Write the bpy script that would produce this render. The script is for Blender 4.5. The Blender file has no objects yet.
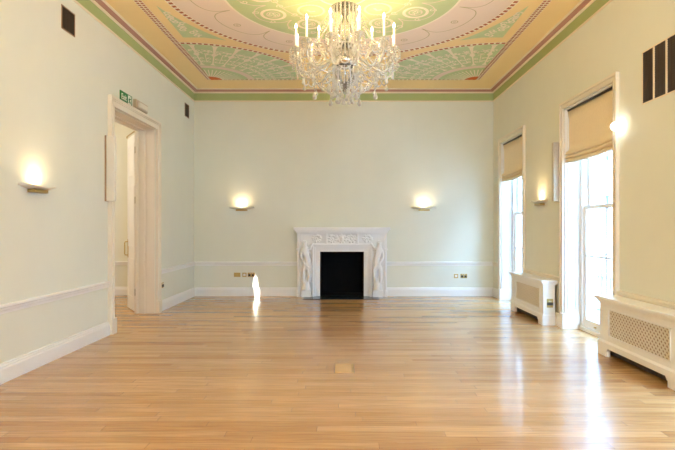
import bpy, bmesh, math, random
from mathutils import Vector, Matrix
random.seed(7)
PI = math.pi
S = bpy.context.scene
COL = S.collection

# ------------------------------------------------------------------ materials
def mat(name, col, rough=0.6, metal=0.0, spec=0.5, noise=None, bump=0.0, coat=0.0, emit=None, estr=0.0):
    m = bpy.data.materials.new(name); m.use_nodes = True
    nt = m.node_tree; b = nt.nodes['Principled BSDF']
    b.inputs['Base Color'].default_value = (*col, 1)
    b.inputs['Roughness'].default_value = rough
    b.inputs['Metallic'].default_value = metal
    b.inputs['Specular IOR Level'].default_value = spec
    b.inputs['Coat Weight'].default_value = coat
    if emit:
        b.inputs['Emission Color'].default_value = (*emit, 1)
        b.inputs['Emission Strength'].default_value = estr
    tc = nt.nodes.new('ShaderNodeTexCoord')
    if noise:
        sc, amt = noise
        n = nt.nodes.new('ShaderNodeTexNoise'); n.inputs['Scale'].default_value = sc
        n.inputs['Detail'].default_value = 4
        nt.links.new(tc.outputs['Object'], n.inputs['Vector'])
        mx = nt.nodes.new('ShaderNodeMix'); mx.data_type = 'RGBA'
        mx.inputs[6].default_value = (*[c * (1 - amt) for c in col], 1)
        mx.inputs[7].default_value = (*[min(1, c * (1 + amt)) for c in col], 1)
        nt.links.new(n.outputs['Fac'], mx.inputs[0])
        nt.links.new(mx.outputs[2], b.inputs['Base Color'])
        if bump:
            bp = nt.nodes.new('ShaderNodeBump'); bp.inputs['Strength'].default_value = bump
            bp.inputs['Distance'].default_value = 0.01
            nt.links.new(n.outputs['Fac'], bp.inputs['Height'])
            nt.links.new(bp.outputs['Normal'], b.inputs['Normal'])
    return m

def floor_mat():
    m = mat('oak_boards', (0.5, 0.3, 0.13), 0.25)
    nt = m.node_tree; b = nt.nodes['Principled BSDF']; L = nt.links
    tc = nt.nodes.new('ShaderNodeTexCoord')
    sx = nt.nodes.new('ShaderNodeSeparateXYZ'); L.new(tc.outputs['Object'], sx.inputs[0])
    dv = nt.nodes.new('ShaderNodeMath'); dv.operation = 'DIVIDE'; dv.inputs[1].default_value = 0.088; L.new(sx.outputs['Y'], dv.inputs[0])
    fl = nt.nodes.new('ShaderNodeMath'); fl.operation = 'FLOOR'; L.new(dv.outputs[0], fl.inputs[0])
    wn = nt.nodes.new('ShaderNodeTexWhiteNoise'); wn.noise_dimensions = '1D'; L.new(fl.outputs[0], wn.inputs['W'])
    ma = nt.nodes.new('ShaderNodeMath'); ma.operation = 'MULTIPLY_ADD'; ma.inputs[1].default_value = 29.0; L.new(wn.outputs['Value'], ma.inputs[0]); L.new(sx.outputs['X'], ma.inputs[2])
    cx_ = nt.nodes.new('ShaderNodeCombineXYZ'); L.new(ma.outputs[0], cx_.inputs[0]); L.new(sx.outputs['Y'], cx_.inputs[1])
    def brick(c1, c2, bias, off):
        br = nt.nodes.new('ShaderNodeTexBrick')
        br.offset = 0.0; br.offset_frequency = 2; br.squash = 1
        br.inputs['Scale'].default_value = 1
        br.inputs['Brick Width'].default_value = 1.45
        br.inputs['Row Height'].default_value = 0.088
        br.inputs['Mortar Size'].default_value = 0.0012
        br.inputs['Mortar Smooth'].default_value = 0.2
        br.inputs['Bias'].default_value = bias
        br.inputs['Color1'].default_value = c1; br.inputs['Color2'].default_value = c2
        br.inputs['Mortar'].default_value = (0.16, 0.075, 0.03, 1)
        L.new(cx_.outputs[0], br.inputs['Vector'])
        return br
    br = brick((0.41, 0.225, 0.088, 1), (0.60, 0.385, 0.18, 1), 0.0, 0)
    # long soft grain running with the boards
    mp = nt.nodes.new('ShaderNodeMapping'); mp.inputs['Scale'].default_value = (1.2, 26, 1)
    L.new(cx_.outputs[0], mp.inputs['Vector'])
    n = nt.nodes.new('ShaderNodeTexNoise'); n.inputs['Scale'].default_value = 2.2; n.inputs['Detail'].default_value = 6
    n.inputs['Distortion'].default_value = 0.6
    L.new(mp.outputs['Vector'], n.inputs['Vector'])
    n2 = nt.nodes.new('ShaderNodeTexNoise'); n2.inputs['Scale'].default_value = 0.55; n2.inputs['Detail'].default_value = 2
    L.new(tc.outputs['Object'], n2.inputs['Vector'])
    r = nt.nodes.new('ShaderNodeValToRGB')
    r.color_ramp.elements[0].position = 0.3; r.color_ramp.elements[0].color = (0.72, 0.66, 0.6, 1)
    r.color_ramp.elements[1].position = 0.7; r.color_ramp.elements[1].color = (1.12, 1.1, 1.08, 1)
    L.new(n.outputs['Fac'], r.inputs['Fac'])
    mx = nt.nodes.new('ShaderNodeMix'); mx.data_type = 'RGBA'; mx.blend_type = 'MULTIPLY'; mx.inputs[0].default_value = 1.0
    L.new(br.outputs['Color'], mx.inputs[6]); L.new(r.outputs['Color'], mx.inputs[7])
    L.new(mx.outputs[2], b.inputs['Base Color'])
    mr = nt.nodes.new('ShaderNodeMapRange'); mr.inputs['To Min'].default_value = 0.2; mr.inputs['To Max'].default_value = 0.36
    L.new(n2.outputs['Fac'], mr.inputs['Value']); b.inputs['Roughness'].default_value = 0.27
    ad = nt.nodes.new('ShaderNodeMath'); ad.operation = 'MULTIPLY_ADD'; ad.inputs[1].default_value = 0.12
    L.new(n.outputs['Fac'], ad.inputs[0])
    inv = nt.nodes.new('ShaderNodeMath'); inv.operation = 'SUBTRACT'; inv.inputs[0].default_value = 1
    L.new(br.outputs['Fac'], inv.inputs[1]); L.new(inv.outputs[0], ad.inputs[2])
    bp = nt.nodes.new('ShaderNodeBump'); bp.inputs['Strength'].default_value = 0.25; bp.inputs['Distance'].default_value = 0.002
    L.new(ad.outputs[0], bp.inputs['Height']); L.new(bp.outputs['Normal'], b.inputs['Normal'])
    b.inputs['Specular IOR Level'].default_value = 0.6
    b.inputs['Coat Weight'].default_value = 0.35; b.inputs['Coat Roughness'].default_value = 0.1
    return m

def glass_mat(name, tint, gloss, rough=0.02, diffuse=0.0, dcol=(1, 1, 1)):
    m = bpy.data.materials.new(name); m.use_nodes = True
    nt = m.node_tree; nt.nodes.clear(); L = nt.links
    out = nt.nodes.new('ShaderNodeOutputMaterial')
    tr = nt.nodes.new('ShaderNodeBsdfTransparent'); tr.inputs[0].default_value = (*tint, 1)
    gl = nt.nodes.new('ShaderNodeBsdfGlossy'); gl.inputs['Roughness'].default_value = rough
    lw = nt.nodes.new('ShaderNodeLayerWeight'); lw.inputs['Blend'].default_value = gloss
    mx = nt.nodes.new('ShaderNodeMixShader')
    L.new(lw.outputs['Fresnel'], mx.inputs[0]); L.new(tr.outputs[0], mx.inputs[1]); L.new(gl.outputs[0], mx.inputs[2])
    last = mx
    if diffuse:
        df = nt.nodes.new('ShaderNodeBsdfTranslucent'); df.inputs[0].default_value = (*dcol, 1)
        d2 = nt.nodes.new('ShaderNodeBsdfDiffuse'); d2.inputs[0].default_value = (*dcol, 1)
        a = nt.nodes.new('ShaderNodeMixShader'); a.inputs[0].default_value = 0.5
        L.new(df.outputs[0], a.inputs[1]); L.new(d2.outputs[0], a.inputs[2])
        b = nt.nodes.new('ShaderNodeMixShader'); b.inputs[0].default_value = diffuse
        L.new(mx.outputs[0], b.inputs[1]); L.new(a.outputs[0], b.inputs[2]); last = b
    L.new(last.outputs[0], out.inputs[0])
    return m

def emis(name, col, s):
    m = bpy.data.materials.new(name); m.use_nodes = True
    nt = m.node_tree; nt.nodes.clear()
    out = nt.nodes.new('ShaderNodeOutputMaterial'); e = nt.nodes.new('ShaderNodeEmission')
    e.inputs[0].default_value = (*col, 1); e.inputs[1].default_value = s
    nt.links.new(e.outputs[0], out.inputs[0]); return m

M = {}
M['wall'] = mat('wall_paint', (0.735, 0.745, 0.645), 0.75, noise=(3.0, 0.03), spec=0.25)
M['white'] = mat('white_gloss_paint', (0.82, 0.82, 0.80), 0.38, noise=(6, 0.02))
M['cream'] = mat('cream_paint', (0.78, 0.72, 0.60), 0.45, noise=(6, 0.02))
M['floor'] = floor_mat()
M['ceil'] = mat('ceiling_yellow', (0.88, 0.68, 0.345), 0.7, noise=(1.5, 0.05), spec=0.2)
M['c_pink'] = mat('ceiling_pink', (0.82, 0.68, 0.56), 0.7, noise=(4, 0.04), spec=0.2)
M['c_green'] = mat('ceiling_green', (0.53, 0.62, 0.33), 0.7, noise=(6, 0.07), spec=0.2)
M['c_green2'] = mat('ceiling_soft_green', (0.55, 0.65, 0.37), 0.7, noise=(9, 0.08), spec=0.2)
M['c_cream'] = mat('ceiling_cream', (0.90, 0.81, 0.64), 0.7, noise=(9, 0.05), spec=0.2)
M['c_line'] = mat('ceiling_ochre_line', (0.50, 0.42, 0.22), 0.7, noise=(9, 0.08), spec=0.2)
M['c_rust'] = mat('ceiling_rust', (0.44, 0.14, 0.06), 0.7, noise=(14, 0.15), spec=0.2)
M['c_orange'] = mat('ceiling_orange', (0.62, 0.16, 0.04), 0.7, noise=(14, 0.1), spec=0.2)
M['frieze'] = mat('frieze_green', (0.40, 0.46, 0.20), 0.7, noise=(3, 0.06), spec=0.2)
M['mauve'] = mat('cornice_mauve', (0.42, 0.23, 0.175), 0.7, noise=(6, 0.05), spec=0.2)
M['bead'] = mat('cornice_cream', (0.80, 0.70, 0.52), 0.6, noise=(6, 0.03), spec=0.2)
M['marble'] = mat('white_marble', (0.86, 0.855, 0.85), 0.35, noise=(5, 0.03))
M['soot'] = mat('soot_black', (0.006, 0.006, 0.007), 0.9, noise=(8, 0.3), spec=0.1)
M['slate'] = mat('dark_blue_marble', (0.02, 0.035, 0.055), 0.2, noise=(12, 0.8))
M['brass'] = mat('aged_brass', (0.52, 0.37, 0.13), 0.32, metal=0.85, noise=(20, 0.15))
M['dark'] = mat('dark_plastic', (0.03, 0.025, 0.02), 0.5, noise=(20, 0.2))
M['vent'] = mat('brown_vent_metal', (0.045, 0.026, 0.017), 0.55, noise=(12, 0.3))
M['ventframe'] = mat('brown_frame', (0.34, 0.22, 0.12), 0.5, noise=(12, 0.2))
M['silver'] = mat('polished_silver', (0.62, 0.62, 0.60), 0.18, metal=1.0, noise=(15, 0.1))
M['wax'] = mat('ivory_candle', (0.9, 0.84, 0.68), 0.45, noise=(15, 0.03), emit=(1, 0.78, 0.45), estr=0.35)
M['flame'] = emis('flame', (1.0, 0.74, 0.40), 15)
M['bulb'] = emis('lit_bulb', (1.0, 0.84, 0.6), 4)
M['glare'] = emis('glare_glow', (1.0, 0.97, 0.9), 5)  # glow for the glare at the blind edge, no known lamp
M['crystal'] = glass_mat('crystal', (0.97, 0.95, 0.9), 0.35, 0.06, 0.42, (0.98, 0.96, 0.92))
M['crystal2'] = glass_mat('crystal_clear', (0.98, 0.97, 0.95), 0.4, 0.04, 0.14, (0.96, 0.95, 0.93))
M['pane'] = glass_mat('window_glass', (0.97, 0.99, 1.0), 0.04, 0.0)
M['fabric'] = mat('beige_linen', (0.84, 0.72, 0.52), 0.85, noise=(40, 0.06), bump=0.1, spec=0.1)
M['plaster'] = mat('white_plaster', (0.82, 0.78, 0.70), 0.6, noise=(8, 0.03))
M['exitgreen'] = mat('sign_green', (0.0, 0.17, 0.035), 0.4, noise=(8, 0.05))
M['signwhite'] = mat('sign_white', (0.85, 0.88, 0.75), 0.4, noise=(8, 0.02))
M['plastic'] = mat('ivory_plastic', (0.56, 0.47, 0.33), 0.4, noise=(10, 0.04))
M['diffuser'] = mat('frosted_diffuser', (0.75, 0.71, 0.60), 0.3, noise=(10, 0.05))
M['grey'] = mat('grey_metal', (0.52, 0.47, 0.38), 0.45, noise=(30, 0.05))
M['pale'] = mat('pale_metal', (0.74, 0.71, 0.63), 0.4, noise=(30, 0.03))
M['wood'] = mat('light_wood_lid', (0.62, 0.42, 0.20), 0.35, noise=(8, 0.15))
M['stone'] = mat('pale_stone', (0.20, 0.21, 0.22), 0.9, noise=(2, 0.06))
M['outglass'] = mat('facade_glass', (0.04, 0.06, 0.09), 0.3, noise=(3, 0.2))
M['iron'] = mat('painted_iron', (0.30, 0.35, 0.40), 0.5, noise=(10, 0.1))
M['road'] = mat('pale_paving', (0.45, 0.45, 0.44), 0.9, noise=(3, 0.1))
M['hinge'] = mat('dull_brass_hinge', (0.30, 0.22, 0.10), 0.4, metal=0.7, noise=(20, 0.1))
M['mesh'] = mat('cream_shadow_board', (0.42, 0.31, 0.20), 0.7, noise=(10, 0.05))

# ------------------------------------------------------------------ mesh kit
class MB:
    def __init__(s): s.v = []; s.f = []; s.mi = []; s.cur = 0; s.sm = []
    def add(s, vs, fs, smooth=False):
        o = len(s.v); s.v += [tuple(p) for p in vs]
        for f in fs: s.f.append(tuple(i + o for i in f)); s.mi.append(s.cur); s.sm.append(smooth)
        return s
    def box(s, x0, x1, y0, y1, z0, z1):
        if x0 > x1: x0, x1 = x1, x0
        if y0 > y1: y0, y1 = y1, y0
        if z0 > z1: z0, z1 = z1, z0
        vs = [(x, y, z) for x in (x0, x1) for y in (y0, y1) for z in (z0, z1)]
        return s.add(vs, [(0, 1, 3, 2), (4, 6, 7, 5), (0, 4, 5, 1), (2, 3, 7, 6), (0, 2, 6, 4), (1, 5, 7, 3)])
    def prism(s, pts, ax, a, b, smooth=False):
        # pts: 2D outline in the two other axes (in x,y,z order), extruded along axis ax from a to b
        n = len(pts)
        def P(p, t):
            q = list(p); q.insert(ax, t); return tuple(q)
        vs = [P(p, a) for p in pts] + [P(p, b) for p in pts]
        fs = [(i, (i + 1) % n, (i + 1) % n + n, i + n) for i in range(n)]
        s.add(vs, fs + [tuple(range(n - 1, -1, -1)), tuple(range(n, 2 * n))], smooth)
        return s
    def lathe(s, prof, c=(0, 0, 0), n=16, a0=0, a1=2 * PI, smooth=True):
        full = abs(a1 - a0 - 2 * PI) < 1e-6; m = n if full else n + 1
        vs = []
        for r, z in prof:
            for k in range(m):
                a = a0 + (a1 - a0) * k / n
                vs.append((c[0] + r * math.cos(a), c[1] + r * math.sin(a), c[2] + z))
        fs = []
        for i in range(len(prof) - 1):
            for k in range(n):
                k2 = (k + 1) % m if full else k + 1
                fs.append((i * m + k, i * m + k2, (i + 1) * m + k2, (i + 1) * m + k))
        return s.add(vs, fs, smooth)
    def tube(s, pts, r, n=8, closed=False):
        pts = [Vector(p) for p in pts]; N = len(pts)
        rr = r if isinstance(r, (list, tuple)) else [r] * N
        vs = []; up = None
        for i, p in enumerate(pts):
            t = (pts[min(i + 1, N - 1)] - pts[max(i - 1, 0)])
            t = t.normalized() if t.length > 1e-9 else Vector((0, 0, 1))
            if up is None:
                up = Vector((0, 0, 1)) if abs(t.z) < 0.9 else Vector((1, 0, 0))
            u = t.cross(up)
            if u.length < 1e-5: u = t.cross(Vector((0, 1, 0.1)))
            u.normalize(); w = u.cross(t).normalized(); up = w
            for k in range(n):
                a = 2 * PI * k / n
                vs.append(p + (u * math.cos(a) + w * math.sin(a)) * rr[i])
        fs = [(i * n + k, i * n + (k + 1) % n, (i + 1) * n + (k + 1) % n, (i + 1) * n + k) for i in range(N - 1) for k in range(n)]
        s.add(vs, fs, True)
        s.add(vs, [tuple(range(n - 1, -1, -1)), tuple(range((N - 1) * n, N * n))])
        return s
    def ball(s, c, r, n=8, m=6, sc=(1, 1, 1)):
        prof = [(math.sin(PI * i / m), -math.cos(PI * i / m)) for i in range(m + 1)]
        vs = []
        for a, z in prof:
            for k in range(n):
                t = 2 * PI * k / n
                vs.append((c[0] + r * sc[0] * a * math.cos(t), c[1] + r * sc[1] * a * math.sin(t), c[2] + r * sc[2] * z))
        fs = [(i * n + k, i * n + (k + 1) % n, (i + 1) * n + (k + 1) % n, (i + 1) * n + k) for i in range(m) for k in range(n)]
        return s.add(vs, fs, True)
    def octa(s, c, rx, rz):
        x, y, z = c
        vs = [(x, y, z - rz), (x + rx, y, z), (x, y + rx, z), (x - rx, y, z), (x, y - rx, z), (x, y, z + rz)]
        return s.add(vs, [(0, 2, 1), (0, 3, 2), (0, 4, 3), (0, 1, 4), (5, 1, 2), (5, 2, 3), (5, 3, 4), (5, 4, 1)])
    def build(s, name, mats, parent=None, bevel=0, loc=None):
        me = bpy.data.meshes.new(name); me.from_pydata(s.v, [], s.f)
        ml = mats if isinstance(mats, (list, tuple)) else [mats]
        for m in ml: me.materials.append(m)
        for p, i, sm in zip(me.polygons, s.mi, s.sm): p.material_index = i; p.use_smooth = sm
        bm = bmesh.new(); bm.from_mesh(me)
        if getattr(s, 'recalc', True): bmesh.ops.recalc_face_normals(bm, faces=bm.faces)
        bm.to_mesh(me); bm.free()
        o = bpy.data.objects.new(name, me); COL.objects.link(o)
        if parent is not None:
            o.parent = parent
            if parent.type != 'MESH' or True:
                o.matrix_parent_inverse = parent.matrix_basis.inverted()
        if bevel:
            b = o.modifiers.new('bev', 'BEVEL'); b.width = bevel; b.segments = 2; b.limit_method = 'ANGLE'
        return o

def empty(name, loc):
    o = bpy.data.objects.new(name, None); COL.objects.link(o); o.location = loc; o.empty_display_size = 0.1
    return o
def tag(o, label=None, cat=None, group=None, kind=None):
    if label: o['label'] = label
    if cat: o['category'] = cat
    if group: o['group'] = group
    if kind: o['kind'] = kind
    return o
def struct(o, label=None, cat=None):
    o['kind'] = 'structure'
    if label: o['label'] = label
    if cat: o['category'] = cat
    return o

XL, XR, YB, YF, ZC = -3.02, 2.97, 10.0, -2.0, 4.13
WT = 0.42
WL = 0.305
# ------------------------------------------------------------------ shell
struct(MB().box(-9.0, XR + WT, YF - .3, YB + .6, -0.25, 0).build('floor', M['floor']), 'glossy oak board floor reflecting the windows', 'floor')

ceil = struct(MB().box(-9.0, XR + WT, YF - .3, YB + .6, ZC, ZC + 0.3).build('ceiling', M['ceil']), 'yellow ceiling painted with a round green and pink centre and fans in its corners', 'ceiling')

# door opening in left wall, windows in right wall
DY0, DY1, DZ = 6.48, 7.97, 2.93
DO0, DO1 = 6.36, 8.085
w = MB()
w.box(XL - WL, XL, YF, DY0, 0, ZC); w.box(XL - WL, XL, DY1, YB, 0, ZC); w.box(XL - WL, XL, DY0, DY1, DZ, ZC)
struct(w.build('wall_left', M['wall']), 'left wall with the tall doorway', 'wall')

WINS = [(8.22, 9.59), (5.41, 6.85), (2.60, 4.04), (-0.21, 1.23)]   # outer architrave spans
AR = 0.085                                                         # architrave width
WZ = 2.97
w = MB(); y = YF
for (a, b) in sorted(WINS):
    w.box(XR, XR + WT, y, a + AR, 0, ZC); w.box(XR, XR + WT, a + AR, b - AR, WZ, ZC); y = b - AR
w.box(XR, XR + WT, y, YB, 0, ZC)
struct(w.build('wall_right', M['wall']), 'right wall with the tall windows', 'wall')

FX = -0.06   # fireplace centre
w = MB()
w.box(XL - WL, FX - .44, YB, YB + .5, 0, ZC); w.box(FX + .44, XR + WT, YB, YB + .5, 0, ZC); w.box(FX - .44, FX + .44, YB, YB + .5, .89, ZC)
struct(w.build('wall_back', M['wall']), 'far wall behind the fireplace', 'wall')
w = MB(); FW = [(1.2, 2.3)]; x_ = XL - WL  # unseen opening added to let fill daylight in
for (a, b_) in FW: w.box(x_, a, YF - .3, YF, 0, ZC); w.box(a, b_, YF - .3, YF, 3.1, ZC); w.box(a, b_, YF - .3, YF, 0, .5); x_ = b_
w.box(x_, XR + WT, YF - .3, YF, 0, ZC)
struct(w.build('wall_front', M['wall']), 'wall behind the viewer', 'wall')

# the room beyond the doorway
struct(MB().box(-9, XL - WL, 10.12, 10.4, 0, ZC).build('wall_beyond_back', M['wall']), 'far wall of the next room seen through the doorway', 'wall')
struct(MB().box(-9.3, -9, YF - .3, 10.4, 0, ZC).build('wall_beyond_left', M['wall']), 'left wall of the next room', 'wall')
struct(MB().box(-9, XL - WL, YF - .3, YF, 0, ZC).build('wall_beyond_front', M['wall']), 'near wall of the next room', 'wall')

# mouldings along walls -----------------------------------------------------
def run_y(prof, xw, sgn, y0, y1, b):   # prof: (dist from wall, z) outline, run along Y on a wall x = xw
    b.prism([(xw + sgn * d, z) for d, z in prof], 1, y0, y1)
def run_x(prof, yw, sgn, x0, x1, b):
    b.prism([(yw + sgn * d, z) for d, z in prof], 0, x0, x1)
BASE = [(0, 0), (.032, 0), (.032, .125), (.026, .135), (.026, .148), (.018, .156), (.018, .166), (.008, .172), (0, .172)]
RAIL = [(0, .605), (.012, .605), (.014, .625), (.022, .64), (.022, .652), (.034, .665), (.034, .68), (.02, .688), (0, .688)]
b = MB(); run_y(BASE, XL, 1, YF, DO0, b); struct(b.build('baseboard_left', M['white']), 'baseboard of the left wall before the doorway', 'baseboard')
b = MB(); run_y(BASE, XL, 1, DO1, YB, b); struct(b.build('baseboard_left_far', M['white']), 'baseboard of the left wall beyond the doorway', 'baseboard')
b = MB(); run_x(BASE, YB, -1, XL + .03, FX - .885, b); struct(b.build('baseboard_back', M['white']), 'baseboard of the far wall left of the fireplace', 'baseboard')
b = MB(); run_x(BASE, YB, -1, FX + .885, XR, b); struct(b.build('baseboard_back_right', M['white']), 'baseboard of the far wall right of the fireplace', 'baseboard')
b = MB(); run_y(RAIL, XL, 1, YF, DO0, b); struct(b.build('trim_1', M['white']), 'chair rail on the left wall before the doorway', 'chair rail')
b = MB(); run_y(RAIL, XL, 1, DO1, YB, b); struct(b.build('trim_2', M['white']), 'chair rail on the left wall beyond the doorway', 'chair rail')
b = MB(); run_x(RAIL, YB, -1, XL + .03, FX - .885, b); struct(b.build('trim_3', M['white']), 'chair rail on the far wall left of the fireplace', 'chair rail')
b = MB(); run_x(RAIL, YB, -1, FX + .885, XR, b); struct(b.build('trim_4', M['white']), 'chair rail on the far wall right of the fireplace', 'chair rail')
piers = [(9.59, YB), (6.85, 8.22), (4.04, 5.41), (1.23, 2.60), (YF, -.21)]
nm = ['in the far right corner', 'between the two windows', 'between the near window and the frame edge', 'beside the third window', 'beside the last window']
for k, (a, c) in enumerate(piers):
    b = MB(); run_y(RAIL, XR, -1, a, c, b); struct(b.build('trim_%d' % (5 + k), M['cream']), 'chair rail on the right wall ' + nm[k], 'chair rail')
    b = MB(); run_y(BASE, XR, -1, a, c, b); struct(b.build('baseboard_right_%d' % (1 + k), M['white']), 'baseboard on the right wall ' + nm[k], 'baseboard')
b = MB(); run_x(BASE, 10.12, -1, -9, XL - WL, b); struct(b.build('baseboard_beyond', M['white']), 'baseboard of the next room', 'baseboard')
b = MB(); run_x(RAIL, 10.12, -1, -9, XL - WL, b); struct(b.build('trim_10', M['white']), 'chair rail of the next room', 'chair rail')

# cornice: green frieze, cream bead, mauve band, cream bead
def cornice():
    root = struct(empty('cornice', (0, YB, 3.9)), 'green and mauve painted cornice around the room', 'cornice')
    def ring(name, prof, m):
        b = MB()
        x0, x1, y0, y1 = XL, XR, YF, YB
        vs = []; n = len(prof)
        for d, z in prof:
            vs += [(x0 + d, y0 + d, z), (x1 - d, y0 + d, z), (x1 - d, y1 - d, z), (x0 + d, y1 - d, z)]
        fs = []
        for i in range(n):
            j = (i + 1) % n
            for k in range(4):
                k2 = (k + 1) % 4
                fs.append((i * 4 + k, i * 4 + k2, j * 4 + k2, j * 4 + k))
        b.add(vs, fs); b.build(name, m, root)
    ring('lower_bead', [(0, 3.885), (.012, 3.885), (.018, 3.895), (.012, 3.907), (0, 3.907)], M['bead'])
    ring('green_frieze', [(0, 3.907), (.008, 3.907), (.008, 4.055), (0, 4.055)], M['frieze'])
    ring('middle_bead', [(0, 4.05), (.02, 4.05), (.032, 4.062), (.032, 4.076), (0, 4.076)], M['bead'])
    ring('mauve_band', [(0, 4.076), (.036, 4.076), (.055, 4.085), (.078, 4.108), (.078, 4.112), (0, 4.112)], M['mauve'])
    ring('upper_bead', [(0, 4.110), (.088, 4.110), (.100, 4.118), (.100, 4.1295), (0, 4.1295)], M['bead'])
cornice()

# ------------------------------------------------------------------ painted ceiling (flat painting built of flat shapes)
CX, CY = -0.03, 5.92
HX, HY = 2.47, 3.41
SL = ['c_green', 'c_green2', 'c_pink', 'c_cream', 'c_line', 'c_rust', 'c_orange', 'ceil']
P = MB(); P.recalc = False
def lay(k, m): P.cur = SL.index(m); return ZC - 0.0012 * k
def poly(pts, k, m):
    z = lay(k, m); P.add([(CX + x, CY + y, z) for x, y in pts], [tuple(range(len(pts)))])
def strip(A, B, k, m):
    z = lay(k, m); n = len(A)
    P.add([(CX + x, CY + y, z) for x, y in A] + [(CX + x, CY + y, z) for x, y in B], [(i, i + 1, n + i + 1, n + i) for i in range(n - 1)])
def arc(cx, cy, r, a0, a1, n=48): return [(cx + r * math.cos(a0 + (a1 - a0) * i / n), cy + r * math.sin(a0 + (a1 - a0) * i / n)) for i in range(n + 1)]
def ribbon(pts, w, k, m):
    A = []; B = []
    for i, p in enumerate(pts):
        q0 = pts[max(i - 1, 0)]; q1 = pts[min(i + 1, len(pts) - 1)]
        dx, dy = q1[0] - q0[0], q1[1] - q0[1]; l = math.hypot(dx, dy) or 1
        nx, ny = -dy / l * w / 2, dx / l * w / 2
        A.append((p[0] + nx, p[1] + ny)); B.append((p[0] - nx, p[1] - ny))
    strip(A, B, k, m)
def disc(cx, cy, r, k, m, n=64, ry=None):
    ry = ry or r
    poly([(cx + r * math.cos(2 * PI * i / n), cy + ry * math.sin(2 * PI * i / n)) for i in range(n)], k, m)
def beads(pts, w, step, k):     # rust dashes on a cream band along a path
    ribbon(pts, w * 1.25, k, 'c_cream')
    acc = 0; on = []
    L = [0]
    for i in range(1, len(pts)): L.append(L[-1] + math.hypot(pts[i][0] - pts[i - 1][0], pts[i][1] - pts[i - 1][1]))
    def at(s):
        for i in range(1, len(L)):
            if L[i] >= s:
                t = (s - L[i - 1]) / max(1e-9, L[i] - L[i - 1]); a, b_ = pts[i - 1], pts[i]
                return (a[0] + (b_[0] - a[0]) * t, a[1] + (b_[1] - a[1]) * t)
        return pts[-1]
    s_ = 0
    while s_ + step * .62 < L[-1]:
        ribbon([at(s_), at(s_ + step * .62)], w * 0.85, k + 1, 'c_rust'); s_ += step
def scroll(cx, cy, r, a, turns, w, k, m, d=1):
    pts = []
    for i in range(15):
        t = i / 14; rr = r * (1 - .8 * t); an = a + d * t * turns * 2 * PI
        pts.append((cx + rr * math.cos(an), cy + rr * math.sin(an)))
    ribbon(pts, w, k, m)

# central roundel
disc(0, 0, 2.10, 1, 'c_pink', 96)
beads(arc(0, 0, 2.13, 0, 2 * PI, 160), .062, .088, 2)
disc(0, 0, 1.45, 2, 'c_cream', 96); disc(0, 0, 1.42, 3, 'c_green', 96)
for k in range(12):
    a = math.radians(13 + 30 * k); a2 = a + math.radians(30); am = (a + a2) / 2
    pts = []
    for i in range(25):
        t = i / 24; th = a + (a2 - a) * t; r_ = 1.50 + .36 * math.sin(PI * t) ** .55
        th2 = th - math.radians(3.5) * math.sin(2 * PI * t)
        pts.append((r_ * math.cos(th2), r_ * math.sin(th2)))
    ribbon(pts, .012, 2, 'c_line')
    cx, cy = 1.70 * math.cos(am), 1.70 * math.sin(am)
    ribbon(arc(cx, cy, .045, 0, 2 * PI, 14), .012, 2, 'c_line'); ribbon(arc(cx, cy, .015, 0, 2 * PI, 8), .01, 2, 'c_line')
    # lobed line inside the green
    pts = []
    for i in range(25):
        t = i / 24; th = a + (a2 - a) * t; r_ = 1.0 + .30 * math.sin(PI * t) ** .5
        pts.append((r_ * math.cos(th), r_ * math.sin(th)))
    ribbon(pts, .014, 4, 'c_pink')
    # medallions
    rr = 1.06 if k % 2 == 0 else .98
    cx, cy = rr * math.cos(am), rr * math.sin(am)
    ribbon(arc(cx, cy, .15, 0, 2 * PI, 22), .04, 4, 'c_cream'); ribbon(arc(cx, cy, .085, 0, 2 * PI, 14), .015, 4, 'c_pink')
    for j in range(5):
        scroll(cx + .04 * math.cos(j * 1.26 + k), cy + .04 * math.sin(j * 1.26 + k), .035, j * 1.3, .8, .012, 5, 'c_cream', 1 if j % 2 else -1)
    for dd in (-1, 1):
        scroll(1.22 * math.cos(am + dd * .13), 1.22 * math.sin(am + dd * .13), .05, am, 1.1, .012, 4, 'c_cream', dd)
        scroll(.84 * math.cos(am + dd * .17), .84 * math.sin(am + dd * .17), .05, am, 1.1, .012, 4, 'c_cream', dd)
for k in range(8):
    am = math.radians(45 * k + 42); cx, cy = .60 * math.cos(am), .60 * math.sin(am)
    if k % 2 == 0:
        for j in range(26):       # leafy wreath
            t = 2 * PI * j / 26
            poly([(cx + (.15 if i in (0, 3) else .19 if i == 1 else .155) * math.cos(t + i * .10), cy + (.15 if i in (0, 3) else .19 if i == 1 else .155) * math.sin(t + i * .10)) for i in range(3)], 5, 'c_cream')
        ribbon(arc(cx, cy, .165, 0, 2 * PI, 24), .03, 4, 'c_pink')
        disc(cx, cy, .10, 4, 'c_green2', 20); 
        ribbon([(cx - .05, cy - .03), (cx - .01, cy + .03), (cx + .05, cy + .01)], .035, 5, 'c_cream')
    ribbon([(.82 * math.cos(am + .39), .82 * math.sin(am + .39)), (.3 * math.cos(am + .39), .3 * math.sin(am + .39))], .012, 4, 'c_pink')
ribbon(arc(0, 0, .30, 0, 2 * PI, 48), .03, 4, 'c_cream'); ribbon(arc(0, 0, .84, 0, 2 * PI, 72), .012, 4, 'c_pink')

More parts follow.
